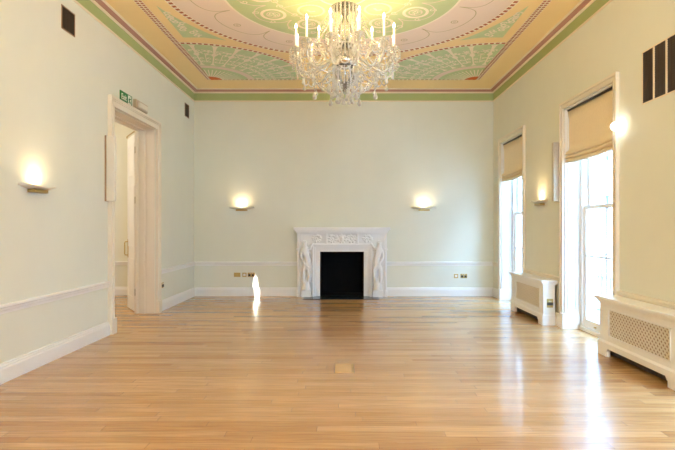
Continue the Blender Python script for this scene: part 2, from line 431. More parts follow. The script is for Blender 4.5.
# four corners: fans and spandrels
for sx in (-1, 1):
    for sy in (-1, 1):
        X0, Y0 = sx * HX, sy * HY
        ax = 0 if sx < 0 else PI                     # along the short side, inwards
        def A(t): # t 0..1 from x-direction to y-direction
            dx, dy = -sx * math.cos(t * PI / 2), -sy * math.sin(t * PI / 2); return dx, dy
        def qarc(r, t0=0, t1=1, n=32): return [(X0 + A(t0 + (t1 - t0) * i / n)[0] * r, Y0 + A(t0 + (t1 - t0) * i / n)[1] * r) for i in range(n + 1)]
        R = 1.83
        poly([(X0, Y0)] + qarc(R), 1, 'c_green2')
        beads(qarc(R + .015, 0, 1, 60), .06, .085, 2)
        strip(qarc(.70), qarc(.82), 2, 'c_pink')
        # ribbed shell
        nr = 13
        for j in range(nr):
            t0, t1 = j / nr, (j + 1) / nr; tm = (t0 + t1) / 2
            e = qarc(.16, t0, t1, 1); o_ = qarc(.66, t0, t1, 6)
            pts = [e[0], o_[0]] + [(X0 + A(t0 + (t1 - t0) * i / 6)[0] * (.66 + .045 * math.sin(PI * i / 6)), Y0 + A(t0 + (t1 - t0) * i / 6)[1] * (.66 + .045 * math.sin(PI * i / 6))) for i in range(7)] + [o_[-1], e[1]]
            poly(pts, 3, 'c_green')
            ribbon([(X0 + A(tm)[0] * .18, Y0 + A(tm)[1] * .18), (X0 + A(tm)[0] * .60, Y0 + A(tm)[1] * .60)], .020, 4, 'c_cream')
        poly([(X0, Y0)] + qarc(.21), 5, 'c_orange')
        # radiating candelabra and bouquets
        nc = 8
        for j in range(nc):
            t = (j + .5) / nc; d = A(t); px, py = -d[1], d[0]
            def Q(r, u): return (X0 + d[0] * r + px * u, Y0 + d[1] * r + py * u)
            poly([Q(.86, -.045), Q(.95, -.012), Q(1.30, -.012), Q(1.38, -.05), Q(1.46, -.014), Q(1.72, -.03), Q(1.79, -.055), Q(1.79, .055), Q(1.72, .03), Q(1.46, .014), Q(1.38, .05), Q(1.30, .012), Q(.95, .012), Q(.86, .045)], 3, 'c_cream')
            for u in (-1, 1):
                for r_ in (1.05, 1.2, 1.55): 
                    c = Q(r_, u * .06); scroll(c[0], c[1], .045, j + u, .9, .024, 4, 'c_cream', u)
            if j < nc - 1:
                t = (j + 1) / nc; d = A(t); px, py = -d[1], d[0]
                c = Q(1.48, 0)
                for q in range(7): 
                    an = q * .9; scroll(c[0] + .075 * math.cos(an), c[1] + .075 * math.sin(an), .05, an, .7, .022, 4, 'c_cream', 1 if q % 2 else -1)
                ribbon([Q(1.0, 0), Q(1.42, .0)], .014, 4, 'c_cream')
        # spandrel triangle between roundel and fan along the long side
        def T(x, y): return (sx * x, sy * y)
        p0, p1, p2 = (2.32, .30), (2.32, 1.34), (1.72, 1.46)
        top = []
        for i in range(13):     # outer curve follows the roundel
            t = i / 12; an = math.atan2(p0[1], p0[0]) * (1 - t) + math.atan2(p2[1], p2[0]) * t
            r_ = math.hypot(*p0) * (1 - t) + math.hypot(*p2) * t; r_ -= .03 * math.sin(PI * t)
            top.append(T(r_ * math.cos(an), r_ * math.sin(an)))
        poly(top + [T(2.02, 1.345), T(*p1)], 2, 'c_green2')
        rd = random.Random(5)
        for q in range(15):
            v = .15 + .8 * ((q + .5) / 15); w_ = rd.random()
            xr = 2.29; yy = .35 + v * 1.0
            xi = math.sqrt(max(0, 2.30 ** 2 - yy * yy)) + .0
            x_ = xi + (xr - xi) * (.2 + .6 * w_); x_ = min(2.27, x_)
            c = T(x_, min(yy, 1.27)); scroll(c[0], c[1], .05, q, 1.0, .024, 3, 'c_cream', 1 if q % 2 else -1)
# rectangular outline
for sx in (-1, 1):
    for off in (0, .05):
        beads([(sx * (HX + off), -HY), (sx * (HX + off), HY)], .042, .055, 2)
for sy in (-1, 1):
    beads([(-HX, sy * HY), (HX, sy * HY)], .034, .08, 2)
    ribbon([(-HX - .07, sy * (HY + .02)), (HX + .07, sy * (HY + .02))], .012, 2, 'c_pink')
po = P.build('painted_panel', [M[k] for k in SL], ceil)
if po.data.polygons[0].normal.z > 0: po.data.flip_normals()

# ------------------------------------------------------------------ door 1
def door():
    root = struct(empty('door_1', (XL, 7.25, 0)), 'tall white doorway in the left wall with one leaf folded back', 'door')
    # moulded architrave
    def frame_ring(b, x0, x1, w0, w1, z1a, z1b):   # between inset w0 and w1 from outer edge
        pass
    b = MB()
    o0, o1, i0, i1, zo, zi = DO0, DO1, DY0, DY1, 3.06, DZ
    steps = [(0, .3, .055), (.3, .42, .042), (.42, .8, .030), (.8, 1.0, .038)]
    for s0, s1, t in steps:
        ya, yb = o0 + (i0 - o0) * s0, o0 + (i0 - o0) * s1
        yc, yd = o1 + (i1 - o1) * s0, o1 + (i1 - o1) * s1
        za, zb = zo + (zi - zo) * s0, zo + (zi - zo) * s1
        b.box(XL, XL + t, ya, yb, 0 if s0 else 0, za); b.box(XL, XL + t, yd, yc, 0, za); b.box(XL, XL + t, yb, yd, zb, za)
    b.build('architrave', M['cream'], root, bevel=.004)
    b = MB()
    for (ya, yb) in ((o0 - .004, i0 + .005), (i1 - .005, o1 + .004)): b.box(XL, XL + .065, ya, yb, 0, .2)
    b.build('plinth_block', M['cream'], root, bevel=.004)
    # reveal lining with a rebate
    b = MB()
    xs = [(XL - .012, XL - .16, .0), (XL - .16, XL - .20, .014), (XL - .20, XL - .27, .004), (XL - .27, XL - WL, .02)]
    for xa, xb, t in xs:
        b.box(xa, xb, i1 - .012 - t, i1, 0, zi - .012); b.box(xa, xb, i0, i0 + .012 + t, 0, zi - .012); b.box(xa, xb, i0, i1, zi - .012 - t, zi)
    b.build('door_lining', M['cream'], root, bevel=.002)
    # architrave on the far face
    b = MB()
    for (ya, yb) in ((o0, i0), (i1, o1)): b.box(XL - WL - .03, XL - WL, ya, yb, 0, zo)
    b.box(XL - WL - .03, XL - WL, i0, i1, zi, zo)
    b.build('rear_architrave', M['cream'], root)
    # leaf, hinged at far jamb, folded back into the next room
    hx, hy = -3.345, 7.99
    d = Vector((-0.40, 0.60, 0)).normalized(); n = Vector((-d.y, d.x, 0))
    Lw, th, H = .68, .045, 2.88
    def Lm(u, v, z): p = Vector((hx, hy, 0)) + d * u - n * v; return (p.x, p.y, z)
    def lbox(b, u0, u1, v0, v1, z0, z1):
        vs = [Lm(u, v, z) for u in (u0, u1) for v in (v0, v1) for z in (z0, z1)]
        b.add(vs, [(0, 1, 3, 2), (4, 6, 7, 5), (0, 4, 5, 1), (2, 3, 7, 6), (0, 2, 6, 4), (1, 5, 7, 3)])
    b = MB(); lbox(b, 0, Lw, 0, th, .012, H)
    for (z0, z1) in ((.22, .86), (1.05, 2.05), (2.22, 2.74)):
        for v in (-.008, th):
            lbox(b, .10, .12, v, v + .008, z0, z1); lbox(b, Lw - .12, Lw - .10, v, v + .008, z0, z1)
            lbox(b, .12, Lw - .12, v, v + .008, z0, z0 + .02); lbox(b, .12, Lw - .12, v, v + .008, z1 - .02, z1)
    leaf = b.build('door_leaf', M['white'], root, bevel=.002)
    b = MB()
    p = [Lm(Lw - .06, th, .90), Lm(Lw - .06, th + .05, .905), Lm(Lw - .06, th + .055, .93), Lm(Lw - .06, th + .055, 1.10), Lm(Lw - .06, th + .05, 1.125), Lm(Lw - .06, th, 1.13)]
    b.tube(p, .009); lbox(b, Lw - .085, Lw - .035, th, th + .006, .86, 1.17)
    p = [Lm(Lw - .06, 0, .90), Lm(Lw - .06, -.05, .905), Lm(Lw - .06, -.055, .93), Lm(Lw - .06, -.055, 1.10), Lm(Lw - .06, -.05, 1.125), Lm(Lw - .06, 0, 1.13)]
    b.tube(p, .009); lbox(b, Lw - .085, Lw - .035, -.006, 0, .86, 1.17)
    tag(b.build('door_handle', M['brass'], leaf), 'brass pull handle')
    for z in (.28, 1.75, 2.55):
        b = MB(); q = Lm(-.008, -.008, 0); b.lathe([(0, z), (.011, z), (.011, z + .11), (0, z + .11)], (q[0], q[1], 0), 8)
        b.build('hinge', M['hinge'], leaf)
    b = MB(); p0 = Vector(Lm(.0, -.01, H + .03)); p1 = Vector(Lm(Lw * .9, -.02, H + .03))
    b.tube([p0, p1], .010); b.tube([p0 - Vector((0, 0, .03)), p0], .010); b.tube([p1 - Vector((0, 0, .03)), p1], .010)
    tag(b.build('top_bar', M['brass'], leaf), 'brass bar along the leaf top')
door()

# ------------------------------------------------------------------ windows
def window(idx, a, b_, label):
    root = struct(empty('window_%d' % idx, (XR, (a + b_) / 2, 0)), label, 'window')
    i0, i1 = a + AR, b_ - AR; zo = WZ + AR
    b = MB()
    for s0, s1, t in [(0, .35, .040), (.35, .8, .024), (.8, 1.0, .032)]:
        ya, yb = a + AR * s0, a + AR * s1; yc, yd = b_ - AR * s0, b_ - AR * s1; za, zb = zo - AR * s0, zo - AR * s1
        b.box(XR - t, XR, ya, yb, 0, za); b.box(XR - t, XR, yd, yc, 0, za); b.box(XR - t, XR, yb, yd, zb, za)
    b.build('architrave', M['cream'], root, bevel=.003)
    # panelled reveals with plinths and mid blocks
    b = MB()
    for (yy, s) in ((i0, 1), (i1, -1)):
        b.box(XR, XR + .20, yy, yy + s * .02, 0, WZ)
        b.box(XR - .045, XR + .19, yy - s * (AR + .004), yy + s * .045, 0, .19)
        b.box(XR - .04, XR + .185, yy - s * AR, yy + s * .036, .19, .205)
        for (z0, z1) in ((.27, .72), (.80, 1.20), (1.28, 1.95), (2.03, 2.85)):
            for xa, xb, za, zb in ((.03, .05, z0, z1), (.14, .16, z0, z1), (.05, .14, z0, z0 + .02), (.05, .14, z1 - .02, z1)):
                b.box(XR + xa, XR + xb, yy + s * .02, yy + s * .032, za, zb)
        for z in (.745, 1.225): b.box(XR + .0, XR + .185, yy + s * .02, yy + s * .038, z, z + .045)
    b.box(XR, XR + .20, i0, i1, WZ - .02, WZ)
    b.build('reveal', M['white'], root, bevel=.003)
    # sash box frame
    X0 = XR + .20; b = MB()
    j0, j1 = i0 + .08, i1 - .08
    b.box(X0, X0 + .16, i0, j0, 0, WZ); b.box(X0, X0 + .16, j1, i1, 0, WZ); b.box(X0, X0 + .16, j0, j1, WZ - .06, WZ); b.box(X0 - .02, X0 + .2, i0, i1, 0, .05)
    b.build('window_frame', M['white'], root, bevel=.003)
    ym = (j0 + j1) / 2
    def sash(x, z0, z1, bars, nm_):
        b = MB(); st = .045
        b.box(x, x + .04, j0, j0 + st, z0, z1); b.box(x, x + .04, j1 - st, j1, z0, z1)
        b.box(x, x + .04, j0 + st, j1 - st, z0, z0 + (.10 if z0 < .2 else .04)); b.box(x, x + .04, j0 + st, j1 - st, z1 - .045, z1)
        b.box(x + .006, x + .034, ym - .011, ym + .011, z0, z1)
        for zb in bars: b.box(x + .006, x + .034, j0 + st, j1 - st, zb - .011, zb + .011)
        s_ = b.build(nm_, M['white'], root, bevel=.003)
        g = MB(); g.box(x + .018, x + .022, j0 + st, j1 - st, z0 + .03, z1 - .03); g.build('glass_pane', M['pane'], s_)
        return s_
    s1 = sash(X0 + .03, .05, 1.655, [.99], 'lower_sash')
    sash(X0 + .08, 1.61, WZ - .06, [2.28], 'upper_sash')
    # sash lifts
    for yy in (j0 + .3, j1 - .3):
        b = MB(); b.box(X0 + .015, X0 + .03, yy - .02, yy + .02, .08, .095); b.build('sash_lift', M['brass'], s1)
    struct(root)
window(1, *WINS[0], 'far tall white sash window with a half lowered linen blind')
window(2, *WINS[1], 'near tall white sash window with a half lowered linen blind')
window(3, *WINS[2], 'third tall sash window beside the viewer')
window(4, *WINS[3], 'fourth tall sash window behind the viewer')

for k, (a, b_) in enumerate(FW):
    root = struct(empty('window_%d' % (5 + k), ((a + b_) / 2, YF, .5)), 'tall white window, unseen, added for fill daylight in the wall behind the viewer', 'window')
    b = MB(); xm = (a + b_) / 2
    b.box(a, a + .07, YF - .2, YF - .1, .5, 3.1); b.box(b_ - .07, b_, YF - .2, YF - .1, .5, 3.1); b.box(a, b_, YF - .2, YF - .1, .5, .57); b.box(a, b_, YF - .2, YF - .1, 3.03, 3.1)
    b.box(xm - .02, xm + .02, YF - .18, YF - .12, .57, 3.03); b.box(a, b_, YF - .18, YF - .12, 1.75, 1.8)
    b.build('window_frame', M['white'], root)
    b = MB(); b.box(a, b_, YF - .152, YF - .148, .5, 3.1); b.build('glass_pane', M['pane'], root)
# roman blinds -------------------------------------------------------------
def blind(a, b_, label, lf):
    i0, i1 = a + AR + .015, b_ - AR - .015
    root = tag(empty('roman_blind', (XR + .04, (a + b_) / 2, 2.27)), label, 'blind', 'linen roman blinds')
    # profile in (x offset into the reveal, z)
    prof = [(.045, 2.935), (.05, 2.8), (.046, 2.6), (.048, 2.47), (.042, 2.405),
            (.012, 2.375), (.006, 2.355), (.020, 2.345), (.050, 2.365), (.050, 2.345), (.008, 2.325), (.000, 2.305), (.018, 2.295), (.050, 2.32), (.050, 2.30), (.012, 2.275), (.004, 2.25), (.02, 2.235), (.052, 2.25)]
    N = 28; b = MB(); vs = []
    for j in range(N + 1):
        u = j / N
        for k, (x, z) in enumerate(prof):
            low = max(0, (2.9 - z) / .65)
            sag = -.018 * math.sin(PI * u) * min(1, low) if z < 2.42 else 0
            wob = .006 * math.sin(u * 17 + z * 9) * low + .004 * math.sin(u * 5 + k)
            vs.append((XR + x + wob, i0 + (i1 - i0) * u, z + sag + (.003 * math.sin(u * 23 + k) if low > .5 else 0)))
    n = len(prof)
    fs = [(j * n + k, j * n + k + 1, (j + 1) * n + k + 1, (j + 1) * n + k) for j in range(N) for k in range(n - 1)]
    b.add(vs, fs, True); o = b.build('fabric_panel', M['fabric'], root)
    sd = o.modifiers.new('sol', 'SOLIDIFY'); sd.thickness = .003
    b = MB(); b.box(XR + .03, XR + .065, i0, i1, 2.925, 2.95); tag(b.build('headrail', M['dark'], root), 'dark headrail')
    b = MB()
    for zz in [2.9 - .02 * k for k in range(32)]: b.ball((XR + .022, i1 - .03, zz), .004, 6, 4)
    b.tube([(XR + .022, i1 - .03, 2.93), (XR + .022, i1 - .03, 2.28)], .0018, 5)
    tag(b.build('pull_chain', M['pale'], root), 'pale metal pull chain')
blind(*WINS[0], 'beige linen roman blind gathered up in the far window', 0)
blind(*WINS[1], 'beige linen roman blind gathered up in the near window beside the glaring light', 0)

# ------------------------------------------------------------------ radiator covers
def radiator(y0, y1, label, sock=False):
    XF, XBk = 2.77, 2.935; H = .63
    root = tag(empty('radiator_cover', ((XF + XBk) / 2, (y0 + y1) / 2, 0)), label, 'radiator cover', 'white lattice radiator covers')
    la, lb, lz0, lz1 = y0 + .13, y1 - .18, .215, .51
    ca, cb, cz = y0 + .15, y1 - .16, .088
    b = MB(); t = .022
    b.box(XF, XF + t, y0, y1, lz1, H - .045)
    b.box(XF, XF + t, y0, la, 0, lz1); b.box(XF, XF + t, lb, y1, 0, lz1)
    b.box(XF, XF + t, la, lb, cz, lz0); 
    b.box(XF, XF + t, la, ca, 0, cz) if ca > la else None
    b.box(XF, XF + t, cb, lb, 0, cz) if lb > cb else None
    b.box(XF + t, XBk, y0, y0 + t, 0, H - .045); b.box(XF + t, XBk, y1 - t, y1, 0, H - .045)
    b.build('body', M['white'], root, bevel=.003)
    # base moulding with shaped cut-out
    b = MB(); q = .016
    def pts(s0): return [(y0 - q, 0), (ca, 0), (ca, cz - .035), (ca + .012, cz - .03), (ca + .035, cz), (cb - .035, cz), (cb - .012, cz - .03), (cb, cz - .035), (cb, 0), (y1 + q, 0), (y1 + q, .145), (y0 - q, .145)]
    b.prism([(p[0], p[1]) for p in pts(0)], 0, XF - q, XF)
    b.prism([(XF - q, .145), (XF, .145), (XF, .165), (XF - .006, .158)], 1, y0 - q, y1 + q)
    b.box(XF, XBk, y0 - q, y0, 0, .145); b.box(XF, XBk, y1, y1 + q, 0, .145)
    b.build('plinth', M['white'], root, bevel=.002)
    # top with moulded nosing
    b = MB()
    for o_, z0, z1 in ((.010, H - .07, H - .05), (.022, H - .05, H - .032), (.042, H - .032, H)):
        b.box(XF - o_, XBk + .03, y0 - o_, y1 + o_, z0, z1)
    b.build('top', M['white'], root, bevel=.004)
    # lattice
    b = MB(); fw = .014
    for ya, yb, za, zb in ((la, la + fw, lz0, lz1), (lb - fw, lb, lz0, lz1), (la, lb, lz0, lz0 + fw), (la, lb, lz1 - fw, lz1)):
        b.box(XF - .006, XF + .008, ya, yb, za, zb)
    tag(b.build('grille_moulding', M['white'], root, bevel=.002))
    b = MB(); step = .052; wd = .013; Hh = lz1 - lz0; W = lb - la
    for sgn, xo in ((1, .004), (-1, .009)):
        c = -Hh
        while c < W:
            # line y = c + t, z = t (t in 0..Hh), clipped
            t0 = max(0, -c); t1 = min(Hh, W - c)
            if t1 - t0 > .004:
                p = [(c + t0, t0), (c + t1, t1)]
                if sgn < 0: p = [(W - a_, z_) for a_, z_ in p]
                (ya, za), (yb, zb) = p
                dx, dz = (wd / 2 * .707 * (1 if sgn > 0 else -1)), wd / 2 * .707
                b.prism([(la + ya + dx, lz0 + za - dz), (la + yb + dx, lz0 + zb - dz), (la + yb - dx, lz0 + zb + dz), (la + ya - dx, lz0 + za + dz)], 0, XF + xo, XF + xo + .005)
            c += step
    b.build('lattice_grille', M['cream'], root)
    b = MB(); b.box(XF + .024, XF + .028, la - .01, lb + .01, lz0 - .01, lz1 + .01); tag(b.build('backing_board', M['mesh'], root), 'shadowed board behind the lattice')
    # radiator body, dark and set forward to stand in for shade in the gap
    b = MB(); b.box(XF + .045, XBk - .02, y0 + .05, y1 - .05, .02, .5)
    k = y0 + .08
    while k < y1 - .08: b.box(XF + .035, XF + .045, k, k + .03, .05, .48); k += .06
    tag(b.build('radiator_body', M['vent'], root), 'radiator behind the cut-out, darkened to stand in for shade')
radiator(6.985, 8.30, 'white lattice radiator cover between the two windows, brass socket on its end')
radiator(4.12, 5.44, 'large white lattice radiator cover in the near right corner under the brown vents')

# ------------------------------------------------------------------ wall lights
def sconce(loc, n, label, W=None):       # n: outward normal angle in xy
    root = tag(empty('wall_light', loc), label, 'wall light', 'shallow plaster uplighters')
    root.rotation_euler = (0, 0, n); bpy.context.view_layer.update()
    # local: wall at y=0, projecting to -y
    b = MB(); vs = []; N = 24; K = 8
    for lay_ in (0, .006):
        for i in range(N + 1):
            u = -1 + 2 * i / N; x = .25 * u; dp = .125 * math.sqrt(max(.0, 1 - abs(u) ** 2.6)) + .012
            for k in range(K + 1):
                v = k / K; vs.append((x, -dp * v, -.004 + .028 * abs(u) ** 1.6 + .016 * v * v + lay_))
    n1 = (N + 1) * (K + 1); fs = []
    for i in range(N):
        for k in range(K):
            q = i * (K + 1) + k; fs.append((q, q + 1, q + K + 2, q + K + 1)); fs.append((n1 + q, n1 + q + K + 1, n1 + q + K + 2, n1 + q + 1))
        q = i * (K + 1) + K; fs.append((q, n1 + q, n1 + q + K + 1, q + K + 1))
    b.add(vs, fs, True); o = b.build('bowl', M['plaster'], None); o.parent = root
    b = MB(); b.box(-.11, .11, -.075, 0, -.034, -.003); o = b.build('back_plate', M['brass'], None, bevel=.006); o.parent = root
    b = MB(); b.tube([(-.035, -.045, .016), (.035, -.045, .016)], .006); o = b.build('bulb', M['bulb'], None); o.parent = root
    ld = bpy.data.lights.new('wall_light_lamp', 'AREA'); ld.shape = 'RECTANGLE'; ld.size = .09; ld.size_y = .03; ld.energy = W or SC_W; ld.color = (1, .74, .42)
    lo = bpy.data.objects.new('lamp', ld); COL.objects.link(lo); lo.parent = root; lo.location = (0, -.075, .03); lo.rotation_euler = (PI, 0, 0)
    ld.spread = math.radians(165)
SC_W = 0.85
sconce((-2.06, YB, 1.735), 0, 'lit plaster wall light left of the fireplace')
sconce((1.575, YB, 1.735), 0, 'lit plaster wall light right of the fireplace')
sconce((XL, 4.86, 1.735), PI / 2, 'lit plaster wall light on the left wall before the doorway')
sconce((XR, 7.54, 1.735), -PI / 2, 'lit plaster wall light on the right wall between the windows')

sconce((XL, 1.9, 1.735), PI / 2, 'added fill wall light, unseen, on the left wall beside the viewer', 34)  # this and the next three: unseen strong lights added as warm fill
sconce((XL, -.9, 1.735), PI / 2, 'added fill wall light, unseen, on the left wall behind the viewer', 34)
sconce((XR, 1.92, 1.735), -PI / 2, 'added fill wall light, unseen, on the right wall beside the viewer', 34)
sconce((XR, -1.1, 1.735), -PI / 2, 'added fill wall light, unseen, on the right wall behind the viewer', 34)
# ------------------------------------------------------------------ fireplace
def fireplace():
    root = tag(empty('fireplace', (FX, YB - .1, 0)), 'carved white marble fireplace with dark opening in the middle of the far wall', 'fireplace')
    b = MB(); x = FX; F = YB - .15
    # side pilasters
    for s in (-1, 1):
        b.box(x + s * .585, x + s * .885, F + .055, YB, 0, 1.03)
        b.box(x + s * .845, x + s * .885, F + .0, F + .055, .0, 1.255)      # outer strip
    b.box(x - .845, x + .845, F + .045, YB, 1.03, 1.255); b.box(x - .61, x + .61, F + .02, F + .045, 1.03, 1.055)                 # frieze
    b.build('surround', M['marble'], root, bevel=.004)
    for s in (-1, 1):
        b = MB(); b.box(x + s * .60, x + s * .80, F - .06, F + .05, 0, .13); b.box(x + s * .61, x + s * .79, F - .05, F + .05, .13, .15)
        b.box(x + s * .835, x + s * .895, F - .01, F + .05, 0, .12)
        b.build('plinth_block', M['marble'], root, bevel=.004)
    # inner moulded frame + slips
    b = MB()
    for o_, y_, w_ in ((.585, F - .035, .03), (.555, F + .035, .03), (.525, F + .075, .09)):
        zt = o_ + .455
        for s in (-1, 1): b.box(x + s * (o_ - w_), x + s * o_, y_, YB, 0, zt - w_)
        b.box(x - o_, x + o_, y_, YB, zt - w_, zt)
    b.build('inner_frame', M['marble'], root, bevel=.003)
    # shelf
    b = MB()
    for e, f, z0, z1 in ((.895, .035, 1.255, 1.275), (.905, .05, 1.275, 1.30), (.925, .075, 1.30, 1.325), (.95, .10, 1.325, 1.345), (.945, .10, 1.345, 1.375)):
        b.box(x - e, x + e, F - f * 1.1 + .0, YB, z0, z1)
    b.build('mantel_shelf', M['marble'], root, bevel=.004)
    for xx in (-.31, .31): b = MB(); b.box(x + xx - .018, x + xx + .018, F - .035, F + .03, 1.045, 1.25); b.build('frieze_block', M['marble'], root, bevel=.003)
    for xx in (-.87, .87): b = MB(); b.box(x + xx - .03, x + xx + .03, F - .01, F + .04, .92, .96); b.build('pilaster_block', M['marble'], root, bevel=.003)
    # carved friezes: foliate scrolls in high relief
    def foliage(xa, xb, z0, z1, seed):
        rd = random.Random(seed); b = MB(); zc = (z0 + z1) / 2; h = (z1 - z0) / 2
        xm = (xa + xb) / 2; yy = F + .03
        nn = max(1, int((xb - xa) / .17))
        for k in range(nn):
            cx = xa + (xb - xa) * (k + .5) / nn; d = -1 if cx > xm else 1
            pts = [(cx + d * h * .75 * (1 - .75 * t) * math.cos(.4 + t * 5.8), yy - .008 * t, zc + h * .72 * (1 - .7 * t) * math.sin(.4 + t * 5.8)) for t in [i / 14 for i in range(15)]]
            b.tube(pts, [.020 - .007 * i / 14 for i in range(15)], 6)
            b.ball((cx, yy - .008, zc), .022, 8, 6)
            for q in range(9):
                a = q * .7 + rd.random() * .4
                px, pz = cx + h * .85 * math.cos(a), zc + h * .72 * math.sin(a)
                b.ball((px, yy, pz), .017 + .008 * rd.random(), 7, 5, (1.1 + .8 * abs(math.cos(a)), .8, .7 + .7 * abs(math.sin(a))))
        return b
    b = foliage(x - .28, x + .28, 1.06, 1.24, 3)
    b.ball((x, F + .02, 1.15), .05, 10, 8, (1, .6, 1.25)); b.ball((x, F + .0, 1.165), .022, 8, 6)
    for s in (-1, 1):
        for q in range(4): b.ball((x + s * (.06 + .018 * q), F + .02, 1.12 + .03 * q), .026, 8, 6, (1.3, .6, .6))
    tag(b.build('carved_tablet', M['marble'], root), 'central carved relief')
    for s in (-1, 1):
        b = foliage(x + (s * .34 if s > 0 else -.66), x + (.66 if s > 0 else -.34), 1.07, 1.24, 10 + s)
        b.build('carved_frieze', M['marble'], root)
    # carved standing figures on the pilasters (skin-modifier bodies)
    def figure(s):
        cx = x + s * .70; yy = F - .04; z0 = .15
        def V(u, v, z): return (cx + s * u, yy + v, z0 + z)
        P_ = [V(.01, .0, .47), V(-.035, -.01, .56), V(-.005, -.01, .66), V(.03, -.005, .77), V(.03, -.01, .835), V(.035, -.02, .90), V(.03, -.025, .945),  # 0 pelvis..6 head top
              V(-.03, 0, .80), V(-.085, -.01, .83), V(-.135, -.0, .92),           # raised inner arm 7,8,9
              V(.085, 0, .77), V(.105, -.02, .64), V(.05, -.03, .56),           # outer arm 10,11,12
              V(-.045, 0, .43), V(-.06, -.025, .25), V(.0, -.0, .06), V(-.02, -.03, .02),   # leg 13..16
              V(.05, 0, .43), V(.055, -.03, .24), V(.03, -.01, .06), V(.05, -.04, .02)]
        E = [(0, 1), (1, 2), (2, 3), (3, 4), (4, 5), (5, 6), (3, 7), (7, 8), (8, 9), (3, 10), (10, 11), (11, 12), (0, 13), (13, 14), (14, 15), (15, 16), (0, 17), (17, 18), (18, 19), (19, 20)]
        R_ = [.058, .050, .055, .055, .024, .042, .034, .030, .024, .018, .030, .024, .018, .042, .032, .022, .018, .042, .032, .022, .018]
        me = bpy.data.meshes.new('carved_figure'); me.from_pydata(P_, E, [])
        o = bpy.data.objects.new('carved_figure', me); COL.objects.link(o)
        o.parent = root; o.matrix_parent_inverse = root.matrix_basis.inverted()
        m_ = o.modifiers.new('skin', 'SKIN'); m_.use_smooth_shade = True
        sk = me.skin_vertices[0].data
        for i, r in enumerate(R_): sk[i].radius = (r * 1.1, r * 1.1); sk[i].use_root = (i == 0)
        ss = o.modifiers.new('sub', 'SUBSURF'); ss.levels = 1; ss.render_levels = 1
        me.materials.append(M['marble'])
        tag(o, 'marble figure carved on the pilaster')
        # drapery, foliage and rocky base around it
        b = MB()
        b.tube([V(.07, .02, .80), V(.10, .01, .62), V(.02, -.03, .50), V(-.075, -.03, .42), V(-.09, .0, .28), V(-.03, .01, .14)], [.02, .03, .03, .032, .028, .035], 7)
        b.tube([V(-.06, .02, .84), V(-.02, .01, .70), V(-.08, .0, .55), V(-.10, .01, .40)], [.018, .02, .022, .015], 7)
        b.tube([V(.0, .02, .20), V(.0, .0, .10), V(.0, .0, .0)], [.05, .07, .085], 9)
        rd = random.Random(4)
        for k in range(18):
            z = rd.random() * .9; u = (rd.random() - .5) * .18
            b.ball(V(u, .025, z), .018 + .012 * rd.random(), 7, 5, (1, .8, 1.3))
        for k in range(6):   # hair curls
            a = k * 1.05; b.ball(V(.035 + .034 * math.cos(a), -.0, .925 + .03 * math.sin(a)), .016, 7, 5)
        b.build('carved_drapery', M['marble'], root)
    figure(-1); figure(1)
    # dark recess
    b = MB(); w_ = .4375
    b.box(x - w_ - .002, x - w_ + .01, YB - .06, YB + .45, 0, .885); b.box(x + w_ - .01, x + w_ + .002, YB - .06, YB + .45, 0, .885)
    b.box(x - w_, x + w_, YB + .43, YB + .45, 0, .885); b.box(x - w_, x + w_, YB - .06, YB + .45, .875, .887)
    b.box(x - w_, x + w_, YB - .06, YB + .45, .0, .014)
    tag(b.build('firebox', M['soot'], root), 'black empty firebox')
    b = MB(); b.box(x - .74, x + .71, YB - .50, YB - .03, .0005, .008); 
    tag(b.build('hearth_slab', M['slate'], root, bevel=.002), 'dark blue marble hearth slab')
fireplace()

# ------------------------------------------------------------------ sockets
def socket(loc, n, w, h, kind, label):
    root = tag(empty('wall_socket', loc), label, 'socket', 'brass wall sockets'); root.rotation_euler = (0, 0, n)
    def ch(b, name, m, **k): o = b.build(name, m, None, **k); o.parent = root; return o
    b = MB(); b.box(-w / 2, w / 2, -.008, 0, -h / 2, h / 2); ch(b, 'face_plate', M['brass'], bevel=.002)
    if kind == 'double':
        for s in (-1, 1):
            b = MB()
            b.box(s * w * .25 - .022, s * w * .25 + .022, -.011, -.008, -.030, .012)
            ch(b, 'outlet', M['dark'])
            b = MB(); b.box(s * w * .13 - .006, s * w * .13 + .006, -.013, -.008, .018, .034); ch(b, 'switch', M['pale'])
    elif kind == 'single':
        b = MB(); b.box(-.022, .022, -.012, -.008, -.022, .022); ch(b, 'insert', M['pale'])
    else:
        for s in (-1, 0, 1):
            b = MB(); b.box(s * w * .3 - .012, s * w * .3 + .012, -.010, -.008, -.014, .014); ch(b, 'insert', M['brass'])
socket((-2.155, YB, .425), 0, .13, .085, 'plate', 'brass blanking plate left of the three plates beside the left baseboard')
socket((-2.01, YB, .425), 0, .085, .085, 'single', 'square plate between the brass plate and the double socket, left of the fireplace')
socket((-1.875, YB, .425), 0, .14, .085, 'double', 'double brass socket above the sun patch left of the fireplace')
socket((2.22, YB, .40), 0, .085, .085, 'single', 'small square socket plate on the far wall right of the fireplace')
socket((2.375, YB, .40), 0, .135, .085, 'double', 'double socket on the far wall near the right corner')
socket((XL, 8.27, .415), PI / 2, .09, .09, 'double', 'small brass socket on the left wall beyond the doorway')
socket((2.86, 6.982, .31), 0, .085, .12, 'double', 'brass socket on the end of the radiator cover between the windows')

